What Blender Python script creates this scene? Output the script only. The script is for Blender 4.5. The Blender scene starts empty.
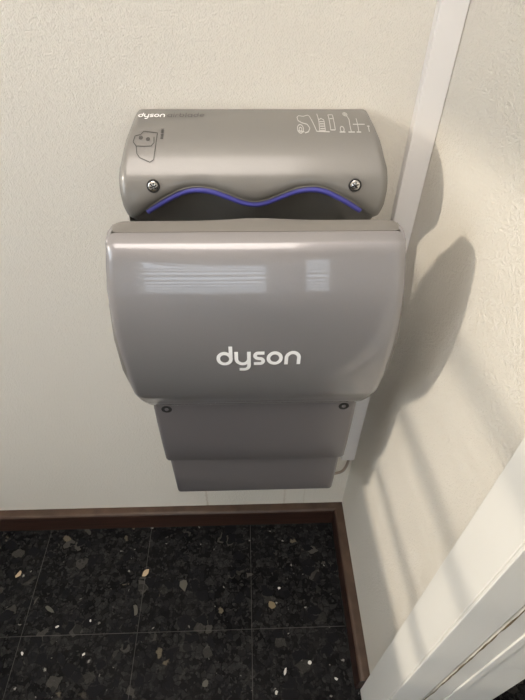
import bpy, bmesh, math, random
from mathutils import Vector, Matrix
random.seed(7)
C = bpy.context.scene.collection
PI = math.pi

# ------------------------------------------------------------------ helpers
def obj(name, bm, mat, parent=None, smooth=False, auto=None):
    me = bpy.data.meshes.new(name)
    bmesh.ops.recalc_face_normals(bm, faces=bm.faces[:])
    bm.to_mesh(me); bm.free()
    mats = mat if isinstance(mat, (list, tuple)) else [mat]
    for m in mats: me.materials.append(m)
    if smooth or auto:
        for p in me.polygons: p.use_smooth = True
    if auto:
        me.set_sharp_from_angle(angle=math.radians(auto))
    o = bpy.data.objects.new(name, me); C.objects.link(o)
    if parent: o.parent = parent
    return o

def thing(name, label, cat, loc=(0, 0, 0), group=None):
    o = bpy.data.objects.new(name, None); C.objects.link(o)
    o.location = loc; o['label'] = label; o['category'] = cat
    o.empty_display_size = .05
    if group: o['group'] = group
    return o

def tag(o, label, cat):
    o['label'] = label; o['category'] = cat
    return o

def struct(name, bm, mat, parent=None, label=None, **k):
    o = obj(name, bm, mat, parent, **k)
    if parent is None:
        o['kind'] = 'structure'
    if label: o['label'] = label
    return o

def box(bm, x0, x1, y0, y1, z0, z1, M=None):
    vs = [bm.verts.new((x, y, z)) for z in (z0, z1) for y in (y0, y1) for x in (x0, x1)]
    for f in ((0, 1, 3, 2), (4, 6, 7, 5), (0, 4, 5, 1), (2, 3, 7, 6), (0, 2, 6, 4), (1, 5, 7, 3)):
        bm.faces.new([vs[i] for i in f])
    if M is not None:
        for v in vs: v.co = M @ v.co
    return vs

def bevel(bm, w, seg=2):
    bmesh.ops.bevel(bm, geom=bm.edges[:], offset=w, segments=seg, profile=.5, affect='EDGES', clamp_overlap=True)

def crom(pts, n=6):
    """Catmull-Rom through the points."""
    out = []
    P = [pts[0]] + list(pts) + [pts[-1]]
    for i in range(1, len(P) - 2):
        for k in range(n):
            t = k / n
            out.append(tuple(.5 * (2 * P[i][j] + (P[i+1][j] - P[i-1][j]) * t
                + (2 * P[i-1][j] - 5 * P[i][j] + 4 * P[i+1][j] - P[i+2][j]) * t * t
                + (-P[i-1][j] + 3 * P[i][j] - 3 * P[i+1][j] + P[i+2][j]) * t ** 3) for j in range(len(pts[0]))))
    out.append(tuple(pts[-1]))
    return out

def lerp_tab(tab, x):
    if x <= tab[0][0]: return tab[0][1]
    for (a, fa), (b, fb) in zip(tab, tab[1:]):
        if x <= b:
            t = (x - a) / (b - a)
            return fa + (fb - fa) * t
    return tab[-1][1]

def tube(bm, pts, r, seg=10, flat=1.0, up=Vector((0, 0, 1))):
    rings = []
    n = len(pts)
    for i, p in enumerate(pts):
        p = Vector(p)
        t = (Vector(pts[min(i + 1, n - 1)]) - Vector(pts[max(i - 1, 0)])).normalized()
        a = t.cross(up)
        if a.length < 1e-3: a = t.cross(Vector((0, 1, 0)))
        a.normalize(); b = a.cross(t).normalized()
        rings.append([bm.verts.new(p + (a * math.cos(2*PI*k/seg) * r + b * math.sin(2*PI*k/seg) * r * flat)) for k in range(seg)])
    for A, B in zip(rings, rings[1:]):
        for k in range(seg):
            bm.faces.new((A[k], A[(k+1) % seg], B[(k+1) % seg], B[k]))
    bm.faces.new(rings[0][::-1]); bm.faces.new(rings[-1])

# ------------------------------------------------------------------ materials
def mat(name, col, rough=.5, metal=0., coat=0., coat_rough=.05, spec=.5):
    m = bpy.data.materials.new(name); m.use_nodes = True
    b = m.node_tree.nodes['Principled BSDF']
    b.inputs['Base Color'].default_value = (*col, 1)
    b.inputs['Roughness'].default_value = rough
    b.inputs['Metallic'].default_value = metal
    b.inputs['Coat Weight'].default_value = coat
    b.inputs['Coat Roughness'].default_value = coat_rough
    b.inputs['Specular IOR Level'].default_value = spec
    return m

class N:
    def __init__(s, m): s.t = m.node_tree; s.b = s.t.nodes['Principled BSDF']
    def new(s, k, **a):
        n = s.t.nodes.new(k)
        for q, v in a.items():
            if q.startswith('i_'):
                key = q[2:]
                key = int(key) if key.isdigit() else key.replace('_', ' ')
                n.inputs[key].default_value = v
            else: setattr(n, q, v)
        return n
    def link(s, a, b): s.t.links.new(a, b)
    def ramp(s, fac, stops):
        r = s.new('ShaderNodeValToRGB')
        e = r.color_ramp.elements
        while len(e) > 1: e.remove(e[-1])
        e[0].position = stops[0][0]; e[0].color = (*stops[0][1], 1)
        for p, c in stops[1:]:
            q = e.new(p); q.color = (*c, 1)
        s.link(fac, r.inputs['Fac'])
        return r.outputs['Color']
    def math(s, op, a, b=None, c=None):
        n = s.new('ShaderNodeMath', operation=op)
        for i, v in enumerate((a, b, c)):
            if v is None: continue
            if isinstance(v, (int, float)): n.inputs[i].default_value = v
            else: s.link(v, n.inputs[i])
        return n.outputs[0]
    def mix(s, fac, a, b, mode='MIX'):
        n = s.new('ShaderNodeMix', data_type='RGBA', blend_type=mode)
        for i, v in ((0, fac), (6, a), (7, b)):
            if isinstance(v, (int, float)): n.inputs[i].default_value = v
            elif isinstance(v, tuple): n.inputs[i].default_value = (*v, 1)
            else: s.link(v, n.inputs[i])
        return n.outputs[2]

def wall_mat(name, col, bump=.55, scale=560, stains=False, specks=True):
    m = mat(name, col, .55, spec=.35); n = N(m)
    tc = n.new('ShaderNodeTexCoord').outputs['Object']
    no = n.new('ShaderNodeTexNoise', i_Scale=scale, i_Detail=2.0, i_Roughness=.55); n.link(tc, no.inputs['Vector'])
    no2 = n.new('ShaderNodeTexNoise', i_Scale=scale*.3, i_Detail=2.0); n.link(tc, no2.inputs['Vector'])
    h = n.math('ADD', no.outputs['Fac'], n.math('MULTIPLY', no2.outputs['Fac'], .8))
    bp = n.new('ShaderNodeBump', i_Strength=bump, i_Distance=.003); n.link(h, bp.inputs['Height'])
    n.link(bp.outputs['Normal'], n.b.inputs['Normal'])
    big = n.new('ShaderNodeTexNoise', i_Scale=4.0, i_Detail=3.0); n.link(tc, big.inputs['Vector'])
    c = n.mix(n.math('MULTIPLY', big.outputs['Fac'], .35), col, tuple(v * w for v, w in zip(col, (.9, .89, .84))))
    if specks:
        vo = n.new('ShaderNodeTexVoronoi', i_Scale=14.0); n.link(tc, vo.inputs['Vector'])
        sp = n.math('LESS_THAN', vo.outputs['Distance'], .02)
        c = n.mix(n.math('MULTIPLY', sp, .45), c, (.30, .27, .21))
    if stains:
        sx = n.new('ShaderNodeSeparateXYZ'); n.link(tc, sx.inputs[0])
        for cx, wd, z0, z1, k in ((-.108, .0035, .06, .27, .5), (.082, .003, .06, .22, .4), (.13, .0025, .06, .2, .25)):
            wob = n.math('MULTIPLY', n.math('SUBTRACT', no2.outputs['Fac'], .5), .008)
            dx = n.math('ABSOLUTE', n.math('ADD', n.math('SUBTRACT', sx.outputs['X'], cx), wob))
            f = n.math('SUBTRACT', 1, n.math('DIVIDE', dx, wd)); f = n.math('MAXIMUM', f, 0)
            g = n.new('ShaderNodeMapRange', i_1=z1, i_2=z0); n.link(sx.outputs['Z'], g.inputs[0])
            f = n.math('MULTIPLY', n.math('MULTIPLY', f, g.outputs[0]), k)
            c = n.mix(f, c, (.33, .22, .12))
    n.link(c, n.b.inputs['Base Color'])
    return m

WALL = (.72, .685, .615)
M_back = wall_mat('cream wall paint', WALL, stains=True)
M_right = wall_mat('cream side wall paint', WALL, bump=.65, scale=560)
M_ceil = mat('white ceiling paint', (.8, .8, .77), .8)
M_frame = wall_mat('smooth white gloss paint', (.74, .73, .69), bump=.04, scale=60, specks=False)
M_pvc = mat('white plastic trunking', (.74, .72, .70), .38)
M_cable = mat('brown wire sheath', (.33, .27, .22), .5)
M_dark = mat('dark crevice', (.015, .014, .013), .8)
M_crack = mat('brown crack in the paint', (.17, .13, .07), .9)

def plastic(name, col, coat=1.0, rough=.38, metal=.55, cr=.07):
    m = mat(name, col, rough, metal, coat, cr); n = N(m)
    tc = n.new('ShaderNodeTexCoord').outputs['Object']
    no = n.new('ShaderNodeTexNoise', i_Scale=1800.0, i_Detail=1.0); n.link(tc, no.inputs['Vector'])
    c = n.mix(no.outputs['Fac'], tuple(v * .93 for v in col), tuple(v * 1.07 for v in col))
    n.link(c, n.b.inputs['Base Color'])
    return m
M_shell = plastic('glossy silver grey plastic', (.245, .235, .240), metal=.3, rough=.42, coat=1.0, cr=.035)
M_rear = plastic('silver grey plastic housing', (.195, .188, .176), rough=.45, metal=.25, coat=.5, cr=.15)
M_rim = plastic('satin warm grey rim plastic', (.185, .174, .16), coat=0., rough=.6, metal=.1)
M_low = plastic('dark silver lower housing', (.175, .163, .168), coat=.6, rough=.45, metal=.4)
M_blue = mat('blue blade strip', (.085, .085, .40), .35, coat=.5)
M_chrome = mat('bright screw steel', (.75, .74, .72), .22, 1.0)
M_black = mat('black screw ring', (.012, .012, .012), .5)
M_white = mat('white print', (.93, .93, .93), .45)
M_pgrey = mat('faint dark grey print', (.06, .057, .055), .5)
M_plite = mat('faint light grey print', (.47, .46, .44), .45)

def wood_mat():
    m = mat('dark red brown varnished wood', (.05, .02, .012), .38, spec=.4); n = N(m)
    tc = n.new('ShaderNodeTexCoord').outputs['Object']
    mp = n.new('ShaderNodeMapping'); mp.inputs['Scale'].default_value = (4, 4, 90); n.link(tc, mp.inputs[0])
    no = n.new('ShaderNodeTexNoise', i_Scale=3.0, i_Detail=5.0); n.link(mp.outputs[0], no.inputs['Vector'])
    c = n.ramp(no.outputs['Fac'], [(.3, (.018, .009, .007)), (.6, (.040, .018, .012)), (.8, (.07, .038, .024))])
    dst = n.new('ShaderNodeTexNoise', i_Scale=35.0, i_Detail=3.0); n.link(tc, dst.inputs['Vector'])
    sx = n.new('ShaderNodeSeparateXYZ'); n.link(tc, sx.inputs[0])
    up = n.new('ShaderNodeMapRange', i_1=.059, i_2=.0635); n.link(sx.outputs['Z'], up.inputs[0])
    f = n.math('MULTIPLY', n.math('MULTIPLY', dst.outputs['Fac'], up.outputs[0]), .75)
    c = n.mix(f, c, (.13, .085, .055))
    n.link(c, n.b.inputs['Base Color'])
    return m
M_wood = wood_mat()

X0, Y0, T = -.003, -.2623, .25      # a grout crossing and the tile size
def floor_mat():
    m = mat('black terrazzo tiles', (.02, .02, .02), .4, spec=.08); n = N(m)
    tc = n.new('ShaderNodeTexCoord').outputs['Object']
    wn = n.new('ShaderNodeTexNoise', i_Scale=60.0, i_Detail=2.0); n.link(tc, wn.inputs['Vector'])
    wv = n.mix(.012, tc, wn.outputs['Color'], 'ADD')
    def chips(scale, lo, hi, col, base, thr=.5):
        v = n.new('ShaderNodeTexVoronoi', i_Scale=scale); n.link(wv, v.inputs['Vector'])
        e = n.new('ShaderNodeTexVoronoi', feature='DISTANCE_TO_EDGE', i_Scale=scale); n.link(wv, e.inputs['Vector'])
        s = n.new('ShaderNodeSeparateColor'); n.link(v.outputs['Color'], s.inputs[0])
        pick = n.new('ShaderNodeMapRange', i_1=lo, i_2=hi); n.link(s.outputs[0], pick.inputs[0])
        ins = n.new('ShaderNodeMapRange', i_1=thr*.06, i_2=thr*.14); n.link(e.outputs['Distance'], ins.inputs[0])
        return n.mix(n.math('MULTIPLY', pick.outputs[0], ins.outputs[0]), base, col)
    bigv = n.new('ShaderNodeTexNoise', i_Scale=9.0, i_Detail=3.0); n.link(tc, bigv.inputs['Vector'])
    base = n.ramp(bigv.outputs['Fac'], [(.35, (.0012, .0012, .0016)), (.7, (.007, .0067, .0066))])
    c = chips(75, .35, 1.0, (.018, .0175, .017), base)
    c = chips(160, .55, 1.0, (.027, .026, .025), c)
    c = chips(45, .90, 1.0, (.055, .052, .045), c)
    c = chips(48, .55, .9, (.006, .006, .007), c)
    c = chips(150, .988, .992, (.22, .21, .19), c, 2.5)
    c = chips(62, .992, .995, (.10, .085, .06), c, 1.5)
    fn = n.new('ShaderNodeTexNoise', i_Scale=500.0, i_Detail=3.0); n.link(tc, fn.inputs['Vector'])
    c = n.mix(.6, c, fn.outputs['Fac'], 'OVERLAY')
    sx = n.new('ShaderNodeSeparateXYZ'); n.link(tc, sx.inputs[0])
    g = None
    for ax, o in (('X', X0), ('Y', Y0)):
        q = n.math('ADD', n.math('DIVIDE', n.math('SUBTRACT', sx.outputs[ax], o), T), 40.5)
        q = n.math('ABSOLUTE', n.math('SUBTRACT', n.math('FRACT', q), .5))
        q = n.math('LESS_THAN', q, .0030)
        g = q if g is None else n.math('MAXIMUM', g, q)
    c = n.mix(n.math('MULTIPLY', g, n.math('ADD', n.math('MULTIPLY', bigv.outputs['Fac'], .7), .15)), c, (.085, .08, .075))
    n.link(c, n.b.inputs['Base Color'])
    r = n.new('ShaderNodeMapRange', i_1=.3, i_2=.7, i_3=.28, i_4=.6); n.link(bigv.outputs['Fac'], r.inputs[0])
    n.link(r.outputs[0], n.b.inputs['Roughness'])
    return m
M_floor = floor_mat()
M_chip = mat('beige stone chip', (.42, .32, .20), .5)
M_chipw = mat('pale stone chip', (.55, .53, .48), .5)
M_chipg = mat('greenish stone chip', (.055, .052, .038), .5)
M_chipo = mat('ochre stone chip', (.15, .115, .06), .5)

# ------------------------------------------------------------------ room shell
W = .2276           # right wall face
RV = .388            # far side of the right wall (doorway reveal)
JY = -.438          # near edge of the doorway
CE = 2.5
FY = -2.3           # front wall, behind the camera
th = math.radians(22)
# left wall runs at an angle, through LP along LD
LP = Vector((-1.42, -.60, 0)); LD = Vector((-math.sin(th), math.cos(th), 0)); LN = Vector((math.cos(th), math.sin(th), 0))
def on_left(s, z, d=0): return LP + LD * s + LN * d + Vector((0, 0, z))
ML = Matrix(((LD.x, LN.x, 0, LP.x), (LD.y, LN.y, 0, LP.y), (0, 0, 1, 0), (0, 0, 0, 1)))  # (s, depth, z) -> world

bm = bmesh.new()
box(bm, -2.3, 2.0, FY - .15, .15, -.08, 0)
chips = [(-.551, -.1295, .011, .006, 1), (-.253, -.1345, .012, .007, 1), (-.263, -.216, .014, .006, 2),
         (-.457, -.208, .016, .005, 2), (.043, -.214, .011, .008, 3), (-.160, -.165, .013, .010, 2), (.062, -.178, .0035, .003, 4),
         (-.36, -.235, .003, .002, 4), (-.49, -.295, .004, .003, 4), (-.36, -.30, .004, .003, 4), (.118, -.33, .004, .004, 4),
         (-.43, -.245, .005, .003, 4), (.045, -.38, .004, .003, 4), (.17, -.36, .004, .003, 4), (-.1, -.36, .01, .008, 2), (.065, -.345, .003, .008, 4)]
for cx, cy, a, b, mi in chips:
    ph = random.random() * PI; k = 8
    vs = []
    for i in range(k):
        r = random.uniform(.65, 1.15); u = a * r * math.cos(2*PI*i/k); v = b * r * math.sin(2*PI*i/k)
        vs.append(bm.verts.new((cx + u*math.cos(ph) - v*math.sin(ph), cy + u*math.sin(ph) + v*math.cos(ph), .0002)))
    f = bm.faces.new(vs); f.material_index = mi
struct('floor', bm, [M_floor, M_chip, M_chipg, M_chipo, M_chipw])

bm = bmesh.new()
def lw(y): s_ = (y - LP.y) / LD.y; return LP.x + LD.x * s_ - .1
cs = [(2.0, FY-.15), (2.0, .15), (lw(.15), .15), (lw(FY-.15), FY-.15)]
lo = [bm.verts.new((*c, CE)) for c in cs]; hi = [bm.verts.new((*c, CE+.1)) for c in cs]
bm.faces.new(lo); bm.faces.new(hi[::-1])
for i in range(4): bm.faces.new((lo[i], lo[(i+1) % 4], hi[(i+1) % 4], hi[i]))
struct('ceiling', bm, M_ceil)
bm = bmesh.new(); box(bm, -2.3, W, 0, .15, 0, CE); struct('wall_back', bm, M_back)
# right wall ending at the doorway, lintel above it
bm = bmesh.new()
box(bm, W, RV, JY, .15, 0, CE)
box(bm, W, RV, FY - .15, JY, 2.06, CE)
struct('wall_right', bm, M_right)
# passage beyond the doorway
bm = bmesh.new(); box(bm, 1.75, 1.9, FY - .15, .15, 0, CE); struct('wall_passage', bm, M_ceil)
bm = bmesh.new(); box(bm, RV, 1.75, 0, .15, 0, CE); struct('wall_passage_end', bm, M_ceil)

# left wall with window opening
S0, S1, Z0, Z1 = -.55, 0.310, 0.862, 1.649
def lbox(bm, s0, s1, d0, d1, z0, z1): return box(bm, s0, s1, d0, d1, z0, z1, ML)
bm = bmesh.new()
lbox(bm, -2.0, S0, -.1, 0, 0, CE); lbox(bm, S1, .75, -.1, 0, 0, CE)
lbox(bm, S0, S1, -.1, 0, 0, Z0); lbox(bm, S0, S1, -.1, 0, Z1, CE)
struct('wall_left', bm, M_right)
bm = bmesh.new()
for a in ((S0, S0+.04, Z0, Z1), (S1-.04, S1, Z0, Z1), (S0+.04, S1-.04, Z0, Z0+.04), (S0+.04, S1-.04, Z1-.04, Z1)):
    lbox(bm, a[0], a[1], -.08, -.02, a[2], a[3])
win1 = struct('window_1', bm, M_frame)
for z in (1.027, 1.212, 1.402):
    bm = bmesh.new(); lbox(bm, S0+.04, S1-.04, -.065, -.035, z-.009, z+.009); struct('glazing_bar', bm, M_frame, win1)

# front wall with two louvred windows (seen only as reflections)
def louvre_window(name, x0, x1, z0, z1, bars):
    bm = bmesh.new()
    t = .035
    for a in ((x0, x0+t, z0, z1), (x1-t, x1, z0, z1), (x0+t, x1-t, z0, z0+t), (x0+t, x1-t, z1-t, z1)):
        box(bm, a[0], a[1], FY-.09, FY-.02, a[2], a[3])
    w = struct(name, bm, M_frame)
    n = int((z1 - z0 - 2*t) / .085)
    for k in range(n):
        z = z0 + t + (k + .5) * (z1 - z0 - 2*t) / n
        M = Matrix.Translation((0, FY-.055, z)) @ Matrix.Rotation(math.radians(-35), 4, 'X')
        bm = bmesh.new(); box(bm, x0+t, x1-t, -.03, .03, -.004, .004, M)
        struct('louvre', bm, M_frame, w)
    return w
WA = (-.72, .14, .30, 1.22); WB = (.32, .54, .35, 1.5)
bm = bmesh.new()
box(bm, -2.3, WA[0], FY-.15, FY, 0, CE); box(bm, WA[1], WB[0], FY-.15, FY, 0, CE); box(bm, WB[1], 2.0, FY-.15, FY, 0, CE)
for A in (WA, WB):
    box(bm, A[0], A[1], FY-.15, FY, 0, A[2]); box(bm, A[0], A[1], FY-.15, FY, A[3], CE)
struct('wall_front', bm, M_right)
louvre_window('window_2', *WA, 0); louvre_window('window_3', *WB, 0)

# skirting boards
BH, BT = .0649, .022
def skirting(name, axis):
    bm = bmesh.new()
    prof = [(0, 0), (BT, 0), (BT, BH - .008), (BT - .001, BH - .004), (BT - .004, BH - .001), (BT - .008, BH), (0, BH)]
    ends = []
    if axis == 'x':
        for x, mit in ((-2.1, 0), (W, 1)):
            ends.append([bm.verts.new((x - (d if mit else 0), -d, z)) for d, z in prof])
    else:
        for y, mit in ((0, 1), (-.378, 0)):
            ends.append([bm.verts.new((W - d, y - (d if mit else 0), z)) for d, z in prof])
    n = len(prof)
    for i in range(n):
        bm.faces.new((ends[0][i], ends[0][(i+1) % n], ends[1][(i+1) % n], ends[1][i]))
    bm.faces.new(ends[0][::-1]); bm.faces.new(ends[1])
    return struct(name, bm, M_wood)
skirting('baseboard_back', 'x'); skirting('baseboard_right', 'y')

# door casing: flat architrave on the wall, lining in the reveal with stops, cracked joint
bm = bmesh.new()
box(bm, W - .012, W, JY, -.380, 0, 2.12); box(bm, W - .012, W, FY, JY, 2.06, 2.12)
bevel(bm, .0015)
struct('trim_1', bm, M_frame)
bm = bmesh.new()
def vstrip(x0, x1, y0, y1):
    box(bm, x0, x1, y0, y1, 0, 2.06)
vstrip(W - .012, .2675, JY - .004, JY)
vstrip(.270, .300, JY - .006, JY)
vstrip(.300, .312, JY - .008, JY)
vstrip(.312, RV, JY - .005, JY)
bevel(bm, .001)
# wandering crack along the joint
rows = []
x = .2685
for i in range(140):
    z = i * 2.0 / 139
    x += random.uniform(-.0011, .0011); x += (.2685 - x) * .25
    w = random.uniform(.0006, .0021)
    rows.append((bm.verts.new((x - w, JY - .0066, z)), bm.verts.new((x + w, JY - .0066, z))))
for a, b in zip(rows, rows[1:]):
    f = bm.faces.new((a[0], a[1], b[1], b[0])); f.material_index = 1
struct('trim_2', bm, [M_frame, M_crack])

# ------------------------------------------------------------------ trunking and cable
t = thing('cable_trunking', 'narrow white plastic cable trunking running up the wall corner beside the dryer', 'cable trunking', (W - .0165, 0, .272))
bm = bmesh.new(); box(bm, -.014, .0155, -.009, -.0003, 0, CE - .274)
obj('channel', bm, M_pvc, t)
bm = bmesh.new(); vs = box(bm, -.014, .016, -.0135, -.0095, 0, CE - .274); bevel(bm, .0012)
obj('cover_strip', bm, M_pvc, t)

bm = bmesh.new()
tube(bm, crom([(.2180, -.0030, .290), (.2180, -.0030, .255), (.2160, -.0030, .232), (.2110, -.0030, .214), (.199, -.0030, .205), (.175, -.0030, .202), (.13, -.0030, .212), (.106, -.0030, .25), (.101, -.006, .32), (.100, -.016, .385)], 8), .0032, 10)
cb = obj('power_cable', bm, M_cable, smooth=True)
tag(cb, 'thin brownish cable curving from the bottom end of the trunking behind the dryer', 'cable')

# ------------------------------------------------------------------ hand dryer
DX = .0073
dry = thing('hand_dryer', 'silver grey wall mounted hand dryer with blue hand slot and white lettering', 'hand dryer', (DX, 0, 0))

def loft(rows, cap=True, closed_profile=True):
    """rows: list over x stations of lists of (x,y,z)."""
    bm = bmesh.new()
    R = [[bm.verts.new(p) for p in r] for r in rows]
    n = len(R[0])
    for A, B in zip(R, R[1:]):
        for i in range(n if closed_profile else n - 1):
            j = (i + 1) % n
            bm.faces.new((A[i], A[j], B[j], B[i]))
    if cap:
        for r in (R[0], R[-1]):
            f = bm.faces.new(r)
            bmesh.ops.triangulate(bm, faces=[f])
    return bm

# the scalloped edge of the rear blade, height over x
ZC = crom([(-.16, .904), (-.15, .905), (-.135, .908), (-.122, .915), (-.108, .9235), (-.094, .9310), (-.078, .9375), (-.064, .9395), (-.048, .9380), (-.031, .9325), (-.014, .9260),
           (0, .9235), (.014, .9260), (.031, .9325), (.048, .9380), (.064, .9395), (.078, .9375), (.094, .9310), (.108, .9235), (.122, .915), (.135, .908), (.15, .905), (.16, .904)], 6)
def zc(x): return lerp_tab(ZC, x)

REAR = crom([(-.0005, .9908), (-.018, .9906), (-.032, .9892), (-.050, .9845), (-.068, .9765), (-.084, .9645), (-.096, .951), (-.1025, .933), (-.1035, .915), (-.100, .898)], 8)
RZ = [(z, y) for y, z in REAR][::-1]
def y_outer(z): return lerp_tab(RZ, z)
RR = .016
def y_rear(x, z):
    """front of the rear housing above the scallop, rolled inwards towards its edge"""
    y = y_outer(z); d = z - zc(x)
    k = lerp_tab([(0, 1), (.118, 1), (.137, .35)], abs(x))
    if d < RR:
        q = (RR - max(d, 0)) / RR
        y += .0085 * k * (1 - math.sqrt(max(0, 1 - q * q)))
        if x != 0: pass
    # shallow groove where the roll starts
    return y
HWR = .1485
def hw_rear(z): return lerp_tab([(.62, .1395), (.85, .1395), (.895, .1425), (.92, .1475), (.935, HWR), (.960, .1475), (.98, .1425), (.991, .137)], z)
RECESS = [(-.088, -.010), (-.079, -.024), (-.068, -.040), (-.055, -.064), (-.048, -.085), (-.050, -.115), (-.062, -.145), (-.088, -.175), (-.115, -.205), (-.140, -.224), (-.152, -.245), (-.154, -.290)]
def rear_column(tx):
    """tx in -1..1 ; profile top->bottom for the column"""
    col = []
    a = abs(tx); s = 1 if tx >= 0 else -1
    rr = .014
    xs = tx * HWR
    NZ = 46
    ze = zc(xs)
    # outer, from the wall along the top and down to the scallop
    tops = [(-.0005, .9908), (-.012, .9907)]
    for y, z in tops: col.append((y, z))
    for i in range(NZ + 1):
        f = i / NZ
        z = .9905 + (ze - .9905) * (1 - (1 - f) ** 1.35 if f < 1 else 1)
        col.append((y_rear(xs, z), z))
    ylast, zl = col[-1]
    col.append((ylast + .003, zl - .001)); col.append((ylast + .005, zl - .004))
    zb = .918
    for y, dz in RECESS:
        zt = .918 + dz
        w = max(0, min(1, 1 + dz / .06))
        z = zt + (ze - .918) * w
        col.append((max(y, ylast + .005) if z > .85 else y, z))
    return col
rows = []
NX = 96
stations = []
for i in range(NX + 1):
    stations.append((-1 + 2 * i / NX) * .93)
import_end = [(.93 + .07 * math.sin(q), 1 - math.cos(q)) for q in [PI/2 * k / 7 for k in range(1, 8)]]
st = [(-a, o) for a, o in import_end[::-1]] + [(s, 0) for s in stations] + [(a, o) for a, o in import_end]
for tx, off in st:
    col = rear_column(tx)
    r = []
    for y, z in col:
        hw = hw_rear(z)
        yy = min(-.0005, y + off * .012)
        zz = z - (off * .010 if z > .968 else off * .010 * max(0, (z - .943) / .025))
        r.append((tx * hw, yy, zz))
    bot = r[-1]
    r.append((bot[0], -.0005, bot[2])); r.append((bot[0], -.0005, (bot[2] + .998) / 2))
    rows.append(r)
obj('rear_housing', loft(rows), M_rear, dry, auto=50)

# blue strip under the scallop
bm = bmesh.new()
pts = []
for i in range(90):
    x = -.1215 + .243 * i / 89
    z = zc(x)
    pts.append((x, y_rear(x, z) - .0002, z - .0026))
tube(bm, pts, .0042, 8, flat=1.0)
o = obj('blade_strip', bm, M_blue, dry, smooth=True); o['label'] = 'blue wavy strip along the hand slot'
# fine bead just above it
bm = bmesh.new()
pts = [(x, y_rear(x, zc(x) + .0022) - .0002, zc(x) + .0020) for x in [-.123 + .246 * i / 89 for i in range(90)]]
tube(bm, pts, .0007, 6)
obj('edge_bead', bm, M_rim, dry, smooth=True)

# lip and slot lining of the front half
def hump(x): return .0045 * math.exp(-(x / .035) ** 2) 
LINER_IN = crom([(-.1990, .9462), (-.190, .9466), (-.179, .9452), (-.1705, .9415), (-.1660, .935), (-.161, .920), (-.156, .903), (-.146, .875), (-.138, .845), (-.136, .80), (-.147, .76), (-.163, .725), (-.1605, .69), (-.159, .655)], 5)
LINER_OUT = [(-.172, .662), (-.185, .69), (-.21, .74), (-.228, .79), (-.232, .84), (-.225, .88), (-.207, .92), (-.1985, .935)]
def HWF(z): return lerp_tab([(.60, .128), (.660, .138), (.663, .1440), (.6655, .1475), (.670, .1500), (.677, .1515), (.69, .1522), (.72, .1515), (.76, .1502), (.80, .1487), (.85, .1478), (.90, .1455), (.935, .1405), (.95, .139)], z)
def body_rows(poly, front_r, hwf, edge_r=.006, humpf=None, n=60, inset=0):
    rows = []
    base = [-1 + 2 * i / n for i in range(n + 1)]
    e = .10
    ends = [(1 - e + e * math.sin(q), 1 - math.cos(q)) for q in [PI/2 * k / 8 for k in range(1, 9)]]
    st = [(-a, o) for a, o in ends[::-1]] + [(b * (1 - e), 0) for b in base] + ends
    m = len(poly)
    # outward normals of the closed polygon
    area = sum(poly[i][0] * poly[(i+1) % m][1] - poly[(i+1) % m][0] * poly[i][1] for i in range(m))
    sg = 1 if area > 0 else -1
    nor = []
    for i in range(m):
        a = poly[i - 1]; b = poly[(i + 1) % m]
        d = Vector((b[1] - a[1], -(b[0] - a[0]))) * sg
        nor.append(d.normalized() if d.length > 0 else Vector((0, 0)))
    for tx, off in st:
        r = []
        for i, (y, z) in enumerate(poly):
            rr = front_r(y, z)
            r.append((tx * (hwf(z) - inset), y - nor[i].x * rr * off + (humpf(tx * hwf(z), y, z) if humpf else 0), z - nor[i].y * rr * off))
        rows.append(r)
    return rows
poly = LINER_IN + LINER_OUT
hf = lambda x, y, z: hump(x) * max(0, min(1, (y + .187) / .012)) * max(0, min(1, (z - .90) / .03))
o = obj('slot_lining', loft(body_rows(poly, lambda y, z: .005 if z > .9 else .002, HWF, humpf=hf, inset=-.0003)), M_rim, dry, auto=40)
o['label'] = 'matt warm grey rim and inner wall of the hand slot'

FRONT = crom([(-.2005, .9466), (-.2055, .9462), (-.2150, .9425), (-.2245, .9340), (-.2325, .919), (-.2405, .895), (-.2455, .860), (-.2445, .820), (-.2360, .780), (-.2215, .742), (-.2040, .710), (-.1885, .686), (-.1800, .673), (-.1740, .6655), (-.167, .663)], 7)
FRONT = [(y if y > -.215 else -.215 + (y + .215) * .74, z) for y, z in FRONT]
def off_in(path, d):
    out = []
    for i, p in enumerate(path):
        a = path[max(i-1, 0)]; b = path[min(i+1, len(path)-1)]
        t = Vector((b[0]-a[0], b[1]-a[1])).normalized()
        out.append((p[0] + -t.y * d * 1, p[1] + t.x * d))
    return out
inner = off_in(FRONT, .003)
# make sure the offset goes towards the wall
if inner[len(inner)//2][0] < FRONT[len(FRONT)//2][0]: inner = off_in(FRONT, -.003)
poly = FRONT + inner[::-1]
def fr(y, z): return lerp_tab([(.64, .006), (.70, .010), (.80, .013), (.90, .013), (.935, .009), (.9465, .004)], z)
rows_front = body_rows(poly, fr, HWF)
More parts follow.
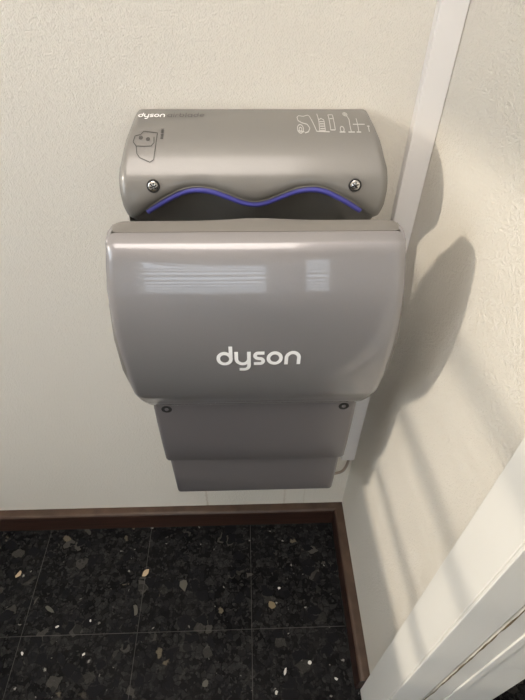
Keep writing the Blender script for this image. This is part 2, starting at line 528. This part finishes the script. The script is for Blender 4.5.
# offset inner side along the same direction as the outer: use outer normals for both
m = len(FRONT)
for r in rows_front:
    pass
def shell_rows():
    rows = []
    n = 70; e = .075
    base = [-1 + 2 * i / n for i in range(n + 1)]
    ends = [(1 - e + e * math.sin(q), 1 - math.cos(q)) for q in [PI/2 * k / 12 for k in range(1, 13)]]
    st = [(-a, o) for a, o in ends[::-1]] + [(b * (1 - e), 0) for b in base] + ends
    nor = []
    for i in range(m):
        a = FRONT[max(i-1, 0)]; b = FRONT[min(i+1, m-1)]
        t = Vector((b[0]-a[0], b[1]-a[1])).normalized()
        v = Vector((-t.y, t.x))
        if v.x < 0 and i > 6: v = -v
        if i <= 6 and v.y > 0: v = -v
        nor.append(v)
    for tx, off in st:
        o_, i_ = [], []
        for i, (y, z) in enumerate(FRONT):
            rr = fr(y, z)
            bow = .0025 * tx * tx * max(0, min(1, (z - .663) / .1)) * max(0, min(1, (.9465 - z) / .02))
            yy = y + nor[i].x * rr * off + bow; zz = z + nor[i].y * rr * off
            hw = HWF(z)
            o_.append((tx * hw, yy, zz))
            i_.append((tx * (hw - .0025), yy + nor[i].x * .003, zz + nor[i].y * .003))
        # side return towards the wall, so the shell reads as a solid cover
        rows.append(o_ + i_[::-1])
    return rows
obj('front_cover', loft(shell_rows()), M_shell, dry, auto=50)
# side cheeks closing the gap between cover and lining
def cheek(s):
    bm = bmesh.new()
    o_ = [(fz[0] + fr(*fz), fz[1]) for fz in FRONT[3:-2]]
    i_ = [(-.1655, .66), (-.166, .72), (-.152, .76), (-.140, .80), (-.142, .845), (-.150, .875), (-.160, .903), (-.168, .930), (-.175, .941)]
    pl = o_ + i_
    ring = []
    for inset in (.0040, .0005):
        ring.append([bm.verts.new((s * (HWF(z) - inset), y, z)) for y, z in pl])
    n = len(pl)
    for i in range(n): bm.faces.new((ring[0][i], ring[0][(i+1) % n], ring[1][(i+1) % n], ring[1][i]))
    for r in ring:
        f = bm.faces.new(r); bmesh.ops.triangulate(bm, faces=[f])
    return bm
for s in (-1, 1): obj('side_cheek', cheek(s), M_shell, dry, auto=40)

# lower housing, in two steps
LOW = [(-.001, .668), (-.150, .668), (-.1575, .660), (-.1585, .640), (-.1580, .600), (-.1550, .540), (-.1510, .4965), (-.1490, .4925), (-.145, .4910), (-.001, .4910)]
def low_body(poly, hwt, rad, name):
    rows = []
    ends = [(PI/2 * k / 6) for k in range(1, 7)]
    st = []
    for q in ends[::-1]: st.append((-1, rad * math.sin(q), 1 - math.cos(q)))
    st.append((-1, 0, 0)); st.append((-.33, None, 0)); st.append((.33, None, 0)); st.append((1, 0, 0))
    for q in ends: st.append((1, rad * math.sin(q), 1 - math.cos(q)))
    for sx, dx, off in st:
        r = []
        for y, z in poly:
            hw = hwt(z) - rad
            x = sx * hw + (math.copysign(dx, sx) if dx else 0)
            r.append((x, y + (rad * off if y < -.1 else 0), z))
        rows.append(r)
    return obj(name, loft(rows), M_low, dry, auto=35)
low_body(LOW, lambda z: lerp_tab([(.48, .1480), (.66, .1465)], z), .007, 'lower_housing')
TRAY = [(-.002, .490), (-.1395, .490), (-.1400, .4895), (-.1370, .420), (-.1345, .3690), (-.1335, .3655), (-.1300, .3640), (-.002, .3640)]
low_body(TRAY, lambda z: lerp_tab([(.36, .1440), (.486, .1445)], z), .007, 'base_housing')

# screws -----------------------------------------------------------------
def frame_at(p, nrm):
    z = Vector(nrm).normalized(); x = Vector((1, 0, 0)); y = z.cross(x).normalized(); x = y.cross(z)
    return Matrix(((x.x, y.x, z.x, p[0]), (x.y, y.y, z.y, p[1]), (x.z, y.z, z.z, p[2]), (0, 0, 0, 1)))
def lathe(bm, prof, M, seg=28):
    R = []
    for r, h in prof:
        if r == 0: R.append([bm.verts.new(M @ Vector((0, 0, h)))])
        else: R.append([bm.verts.new(M @ Vector((r*math.cos(2*PI*k/seg), r*math.sin(2*PI*k/seg), h))) for k in range(seg)])
    for A, B in zip(R, R[1:]):
        for k in range(seg):
            k2 = (k+1) % seg
            if len(A) == 1: bm.faces.new((A[0], B[k2], B[k]))
            elif len(B) == 1: bm.faces.new((A[k], A[k2], B[0]))
            else: bm.faces.new((A[k], A[k2], B[k2], B[k]))
def star_socket(bm, M, r, h):
    for k in range(6):
        a = PI / 3 * k + .3
        c = Vector((math.cos(a), math.sin(a), 0)); d = Vector((-c.y, c.x, 0))
        q = [c*r*.25 - d*r*.13, c*r*.72 - d*r*.10, c*r*.72 + d*r*.10, c*r*.25 + d*r*.13]
        bm.faces.new([bm.verts.new(M @ (v + Vector((0, 0, h)))) for v in q])
    bm.faces.new([bm.verts.new(M @ Vector((r*.22*math.cos(2*PI*k/12), r*.22*math.sin(2*PI*k/12), h+.00002))) for k in range(12)])
for s in (-1, 1):
    x = s * .1097; z = .9440; y = y_rear(x, z)
    M = frame_at((x, y - .0004, z), (0, -1, .22))
    bm = bmesh.new(); lathe(bm, [(.0071, -.004), (.0071, .0006), (.0066, .0011), (.0056, .0011), (.0054, .0004), (0, .0004)], M)
    ring = obj('screw_seat', bm, M_black, dry, auto=40)
    bm = bmesh.new(); lathe(bm, [(.0053, .0005), (.0053, .0009), (.0044, .0014), (.0020, .0016), (0, .0016)], M)
    sc = obj('screw', bm, M_chrome, ring, auto=50)
    bm = bmesh.new(); star_socket(bm, M, .0053, .00175)
    obj('socket', bm, M_black, sc)
    # fixing holes under the cover
    x = s * .1275; z = .6370
    M = frame_at((x, -.1583, z), (0, -1, .0))
    bm = bmesh.new(); lathe(bm, [(.0086, -.003), (.0086, .0004), (.0082, .0008), (.0076, .0004), (.0072, -.002), (.0070, -.0028)], M)
    hole = obj('fixing_hole', bm, M_low, dry, auto=40)
    bm = bmesh.new(); lathe(bm, [(.0076, .0002), (0, .0002)], M); obj('hole_well', bm, M_black, hole)
    bm = bmesh.new(); lathe(bm, [(.0030, .0003), (.0026, .0010), (0, .0011)], M); obj('fixing_screw', bm, M_low, hole, auto=40)

# lettering ---------------------------------------------------------------
def arc(cx, cy, r, a0, a1, n=20, ry=None):
    ry = ry or r
    return [(cx + r*math.cos(math.radians(a0 + (a1-a0)*i/n)), cy + ry*math.sin(math.radians(a0 + (a1-a0)*i/n))) for i in range(n+1)]
def seg(a, b, n=6): return [(a[0] + (b[0]-a[0])*i/n, a[1] + (b[1]-a[1])*i/n) for i in range(n+1)]
O = arc(38.5, 38.5, 30, 0, 360, 40)
G = {
 'd': ([O, seg((68.5, 38), (68.5, 105))], 77),
 'y': ([seg((8.5, 77), (8.5, 38)) + arc(38.5, 38, 30, 180, 360)[1:], seg((68.5, 77), (68.5, -3)) + arc(44, -3, 24.5, 0, -95, 12)[1:] + [(22, -27)]], 77),
 's': ([[(56, 68.5)] + seg((52, 68.5), (26, 68.5), 3) + arc(26, 54, 14.5, 90, 250, 12)[1:] + [(30, 38)] + arc(36, 23, 14.5, 75, -90, 12) + seg((34, 8.5), (6, 8.5), 3)[1:]], 58),
 'o': ([O], 77),
 'n': ([seg((8.5, 0), (8.5, 40)) + arc(38.5, 38.5, 30, 180, 0)[0:] + seg((68.5, 38), (68.5, 0))[1:]], 77),
 'a': ([O, seg((68.5, 0), (68.5, 74))], 77),
 'b': ([O, seg((8.5, 38), (8.5, 105))], 77),
 'i': ([seg((8.5, 0), (8.5, 77)), seg((8.5, 92), (8.5, 105), 2)], 17),
 'l': ([seg((8.5, 0), (8.5, 105))], 17),
 'r': ([seg((8.5, 0), (8.5, 40)) + arc(38.5, 38.5, 30, 180, 80, 12)[1:]], 46),
 'e': ([seg((10, 38.5), (66, 38.5)) , arc(38.5, 38.5, 30, 0, 318, 36)], 77),
}
def ribbon(bm, path, w, fn):
    L, n = [], len(path)
    for i, p in enumerate(path):
        a = path[max(i-1, 0)]; b = path[min(i+1, n-1)]
        if math.hypot(path[0][0]-path[-1][0], path[0][1]-path[-1][1]) < 1e-6 and n > 4:
            a = path[i-1] if i > 0 else path[-2]; b = path[i+1] if i < n-1 else path[1]
        t = Vector((b[0]-a[0], b[1]-a[1]))
        t = t.normalized() if t.length > 0 else Vector((1, 0))
        k = Vector((-t.y, t.x)) * w / 2
        L.append((bm.verts.new(fn(p[0]+k.x, p[1]+k.y)), bm.verts.new(fn(p[0], p[1])), bm.verts.new(fn(p[0]-k.x, p[1]-k.y))))
    for a, b in zip(L, L[1:]):
        bm.faces.new((a[0], a[1], b[1], b[0])); bm.faces.new((a[1], a[2], b[2], b[1]))
def write(text, w, fn, gap=9):
    bm = bmesh.new(); x = 0
    for ch in text:
        if ch == ' ': x += 22; continue
        paths, adv = G[ch]
        for p in paths: ribbon(bm, p, w, lambda u, v: fn(u + x, v))
        x += adv + gap
    return bm
def arc_table(path):
    s = 0; out = [(0, path[0])]
    for a, b in zip(path, path[1:]):
        s += math.hypot(b[0]-a[0], b[1]-a[1]); out.append((s, b))
    return out
AT_F = arc_table(FRONT); AT_R = arc_table(REAR)
def at(tab, s):
    for (a, pa), (b, pb) in zip(tab, tab[1:]):
        if s <= b:
            t = (s - a) / (b - a); return pa[0] + (pb[0]-pa[0])*t, pa[1] + (pb[1]-pa[1])*t, pb[0]-pa[0], pb[1]-pa[1]
    return (*tab[-1][1], 0, -1)
def on_front(x, s):
    y, z, dy, dz = at(AT_F, s); l = math.hypot(dy, dz)
    n = Vector((0, dz/l, -dy/l))
    if n.y > 0: n = -n
    tx = x / HWF(z)
    bow = .0025 * tx * tx * max(0, min(1, (z - .663) / .1)) * max(0, min(1, (.9465 - z) / .02))
    return Vector((x, y + bow, z)) + n * .0006
def on_rear(x, s):
    y, z, dy, dz = at(AT_R, s); l = math.hypot(dy, dz) or 1
    n = Vector((0, dz/l, -dy/l))
    if n.y > 0: n = -n
    return Vector((x, y_rear(x, z), z)) + n * .0005
S_LOGO, U_LOGO, X_LOGO = .1580, .0900 / 402, -.0437
o = obj('logo', write('dyson', 17.5, lambda u, v: on_front(X_LOGO + u * U_LOGO, S_LOGO - v * U_LOGO * 1.30)), M_white, dry); o['label'] = 'large white lettering on the front cover'
S_TX, U_TX, X_TX = .0255, .0301 / 402, -.1298
o = obj('small_logo', write('dyson', 17, lambda u, v: on_rear(X_TX + u * U_TX, S_TX - v * U_TX * 1.5)), M_white, dry); o['label'] = 'small bold white lettering at the top left'
o = obj('thin_lettering', write('airblade', 10, lambda u, v: on_rear(X_TX + .0325 + u * U_TX, S_TX - v * U_TX * 1.5), gap=14), M_pgrey, dry); o['label'] = 'thin dark grey lettering at the top left'

# line drawings on the rear housing, in picture-like units (x right, y down), each mapped along the surface
def drawing(name, paths, w, fn, material, label):
    bm = bmesh.new()
    for p in paths:
        q = []
        for a, b in zip(p, p[1:]):
            k = max(1, int(math.hypot(b[0]-a[0], b[1]-a[1]) / 6)); q += seg(a, b, k)[:-1]
        q.append(p[-1])
        ribbon(bm, q, w, fn)
    o = obj(name, bm, material, dry); o['label'] = label
    return o
LEFT = [
 [(85, 262), (90, 300), (105, 320), (160, 342), (180, 330), (190, 260), (195, 185), (120, 175), (105, 195), (75, 205), (68, 240), (85, 262), (130, 264), (165, 262), (180, 245), (178, 210)],
 [(p[0], p[1]) for p in arc(107, 215, 9, 0, 360, 12)], [(p[0], p[1]) for p in arc(107, 215, 3, 0, 360, 8)],
 [(p[0], p[1]) for p in arc(146, 224, 9, 0, 360, 12)], [(p[0], p[1]) for p in arc(146, 224, 3, 0, 360, 8)],
]
SL0, SL1 = .050, .094
drawing('hand_symbol', LEFT, 4.5, lambda u, v: on_rear(-.1306 + (u - 68) * .0002, .052 + (v - 175) * .000234), M_pgrey, 'thin grey line drawing of hands over a dryer')
NOTE = [[(213, 160), (228, 160)], [(213, 168), (228, 168)], [(213, 176), (228, 176)], [(213, 184), (228, 184)], [(213, 196), (228, 196)], [(213, 204), (228, 204)], [(213, 212), (228, 212)], [(213, 220), (228, 220)]]
drawing('side_marks', NOTE, 4.5, lambda u, v: on_rear(-.1306 + (u - 68) * .0002, .052 + (v - 175) * .000234), M_pgrey, 'two small blocks of fine grey marks')
RIGHT = [
 [(55, 95), (52, 78), (62, 68), (90, 72), (115, 64), (124, 70), (155, 140), (228, 142)],
 [(55, 95), (75, 105), (105, 112), (118, 128), (108, 142), (88, 146)],
 arc(64, 130, 17, 0, 360, 14), arc(64, 132, 8, 0, 360, 8), [(46, 138), (84, 142)],
 [(172, 55), (175, 100), (172, 138), (205, 138), (205, 92), (190, 84), (175, 92)], [(178, 100), (202, 100)], [(178, 110), (202, 110)], [(178, 120), (202, 120)], [(178, 130), (202, 130)],
 [(236, 62), (236, 135), (262, 135), (262, 62), (236, 62)], [(240, 85), (258, 85)],
 arc(302, 132, 11, 0, 360, 10), [(285, 143), (318, 143)],
 arc(338, 58, 12, 0, 360, 10), arc(338, 58, 5, 0, 360, 8), [(345, 70), (352, 90), (350, 122), (352, 142)], [(335, 143), (372, 143)],
 [(395, 84), (395, 145)], [(368, 112), (436, 112)], [(382, 143), (408, 143)],
 [(448, 120), (462, 120)], [(455, 120), (455, 142)],
]
drawing('pictograms', RIGHT, 4.2, lambda u, v: on_rear(.0490 + (u - 50) * .000195, .0165 + (v - 55) * .00042), M_plite, 'row of fine pale grey line pictograms')

# ------------------------------------------------------------------ lights
def aim(o, d): o.rotation_euler = Vector(d).to_track_quat('-Z', 'Y').to_euler()
sd = Vector((1, 0.23, -0.35))
L = bpy.data.lights.new('sun', 'SUN'); L.energy = 1.5; L.color = (1, .88, .72); L.angle = math.radians(1.7)
o = bpy.data.objects.new('sun', L); C.objects.link(o); aim(o, sd); o.location = (-3, -2, 3)

M_fill = mat('glowing fill panel', (.9, .9, .9), .5)
b = M_fill.node_tree.nodes['Principled BSDF']; b.inputs['Emission Color'].default_value = (1, .91, .84, 1); b.inputs['Emission Strength'].default_value = 7.2
lt = thing('fill_panel', 'added unseen white fill panel under the ceiling', 'fill light', (-.25, -.92, CE))  # glowing panel added out of view as ambient fill for walls and dryer
bm = bmesh.new(); box(bm, -.66, .66, -.55, .55, -.03, -.001); obj('fill_body', bm, M_frame, lt)
bm = bmesh.new(); box(bm, -.64, .64, -.53, .53, -.045, -.0305); bevel(bm, .01); obj('diffuser', bm, M_fill, lt)

wd = bpy.data.worlds.new('World'); bpy.context.scene.world = wd; wd.use_nodes = True
nt = wd.node_tree; bg = nt.nodes['Background']
bg.inputs['Color'].default_value = (.80, .90, 1.0, 1); bg.inputs['Strength'].default_value = 4.8

# ------------------------------------------------------------------ camera
cam = bpy.data.cameras.new('Camera'); co = bpy.data.objects.new('Camera', cam); C.objects.link(co)
cx, cy, cz, yaw, pitch, roll, F = CAMP = (-.0031, -.6026, 1.1814, .0427, .7677, -.0148, 484.388)
f = Vector((math.sin(yaw)*math.cos(pitch), math.cos(yaw)*math.cos(pitch), -math.sin(pitch)))
r = Vector((math.cos(yaw), -math.sin(yaw), 0)); d = f.cross(r)
r2 = r*math.cos(roll) + d*math.sin(roll); d2 = -r*math.sin(roll) + d*math.cos(roll)
co.matrix_world = Matrix(((r2.x, -d2.x, -f.x, cx), (r2.y, -d2.y, -f.y, cy), (r2.z, -d2.z, -f.z, cz), (0, 0, 0, 1)))
cam.sensor_fit = 'VERTICAL'; cam.sensor_height = 24; cam.sensor_width = 18; cam.lens = 24 * F / 700
cam.clip_start = .01
bpy.context.scene.camera = co
vs = bpy.context.scene.view_settings
vs.view_transform = 'Standard'; vs.look = 'None'; vs.exposure = 0.15; vs.gamma = 1; vs.use_curve_mapping = False
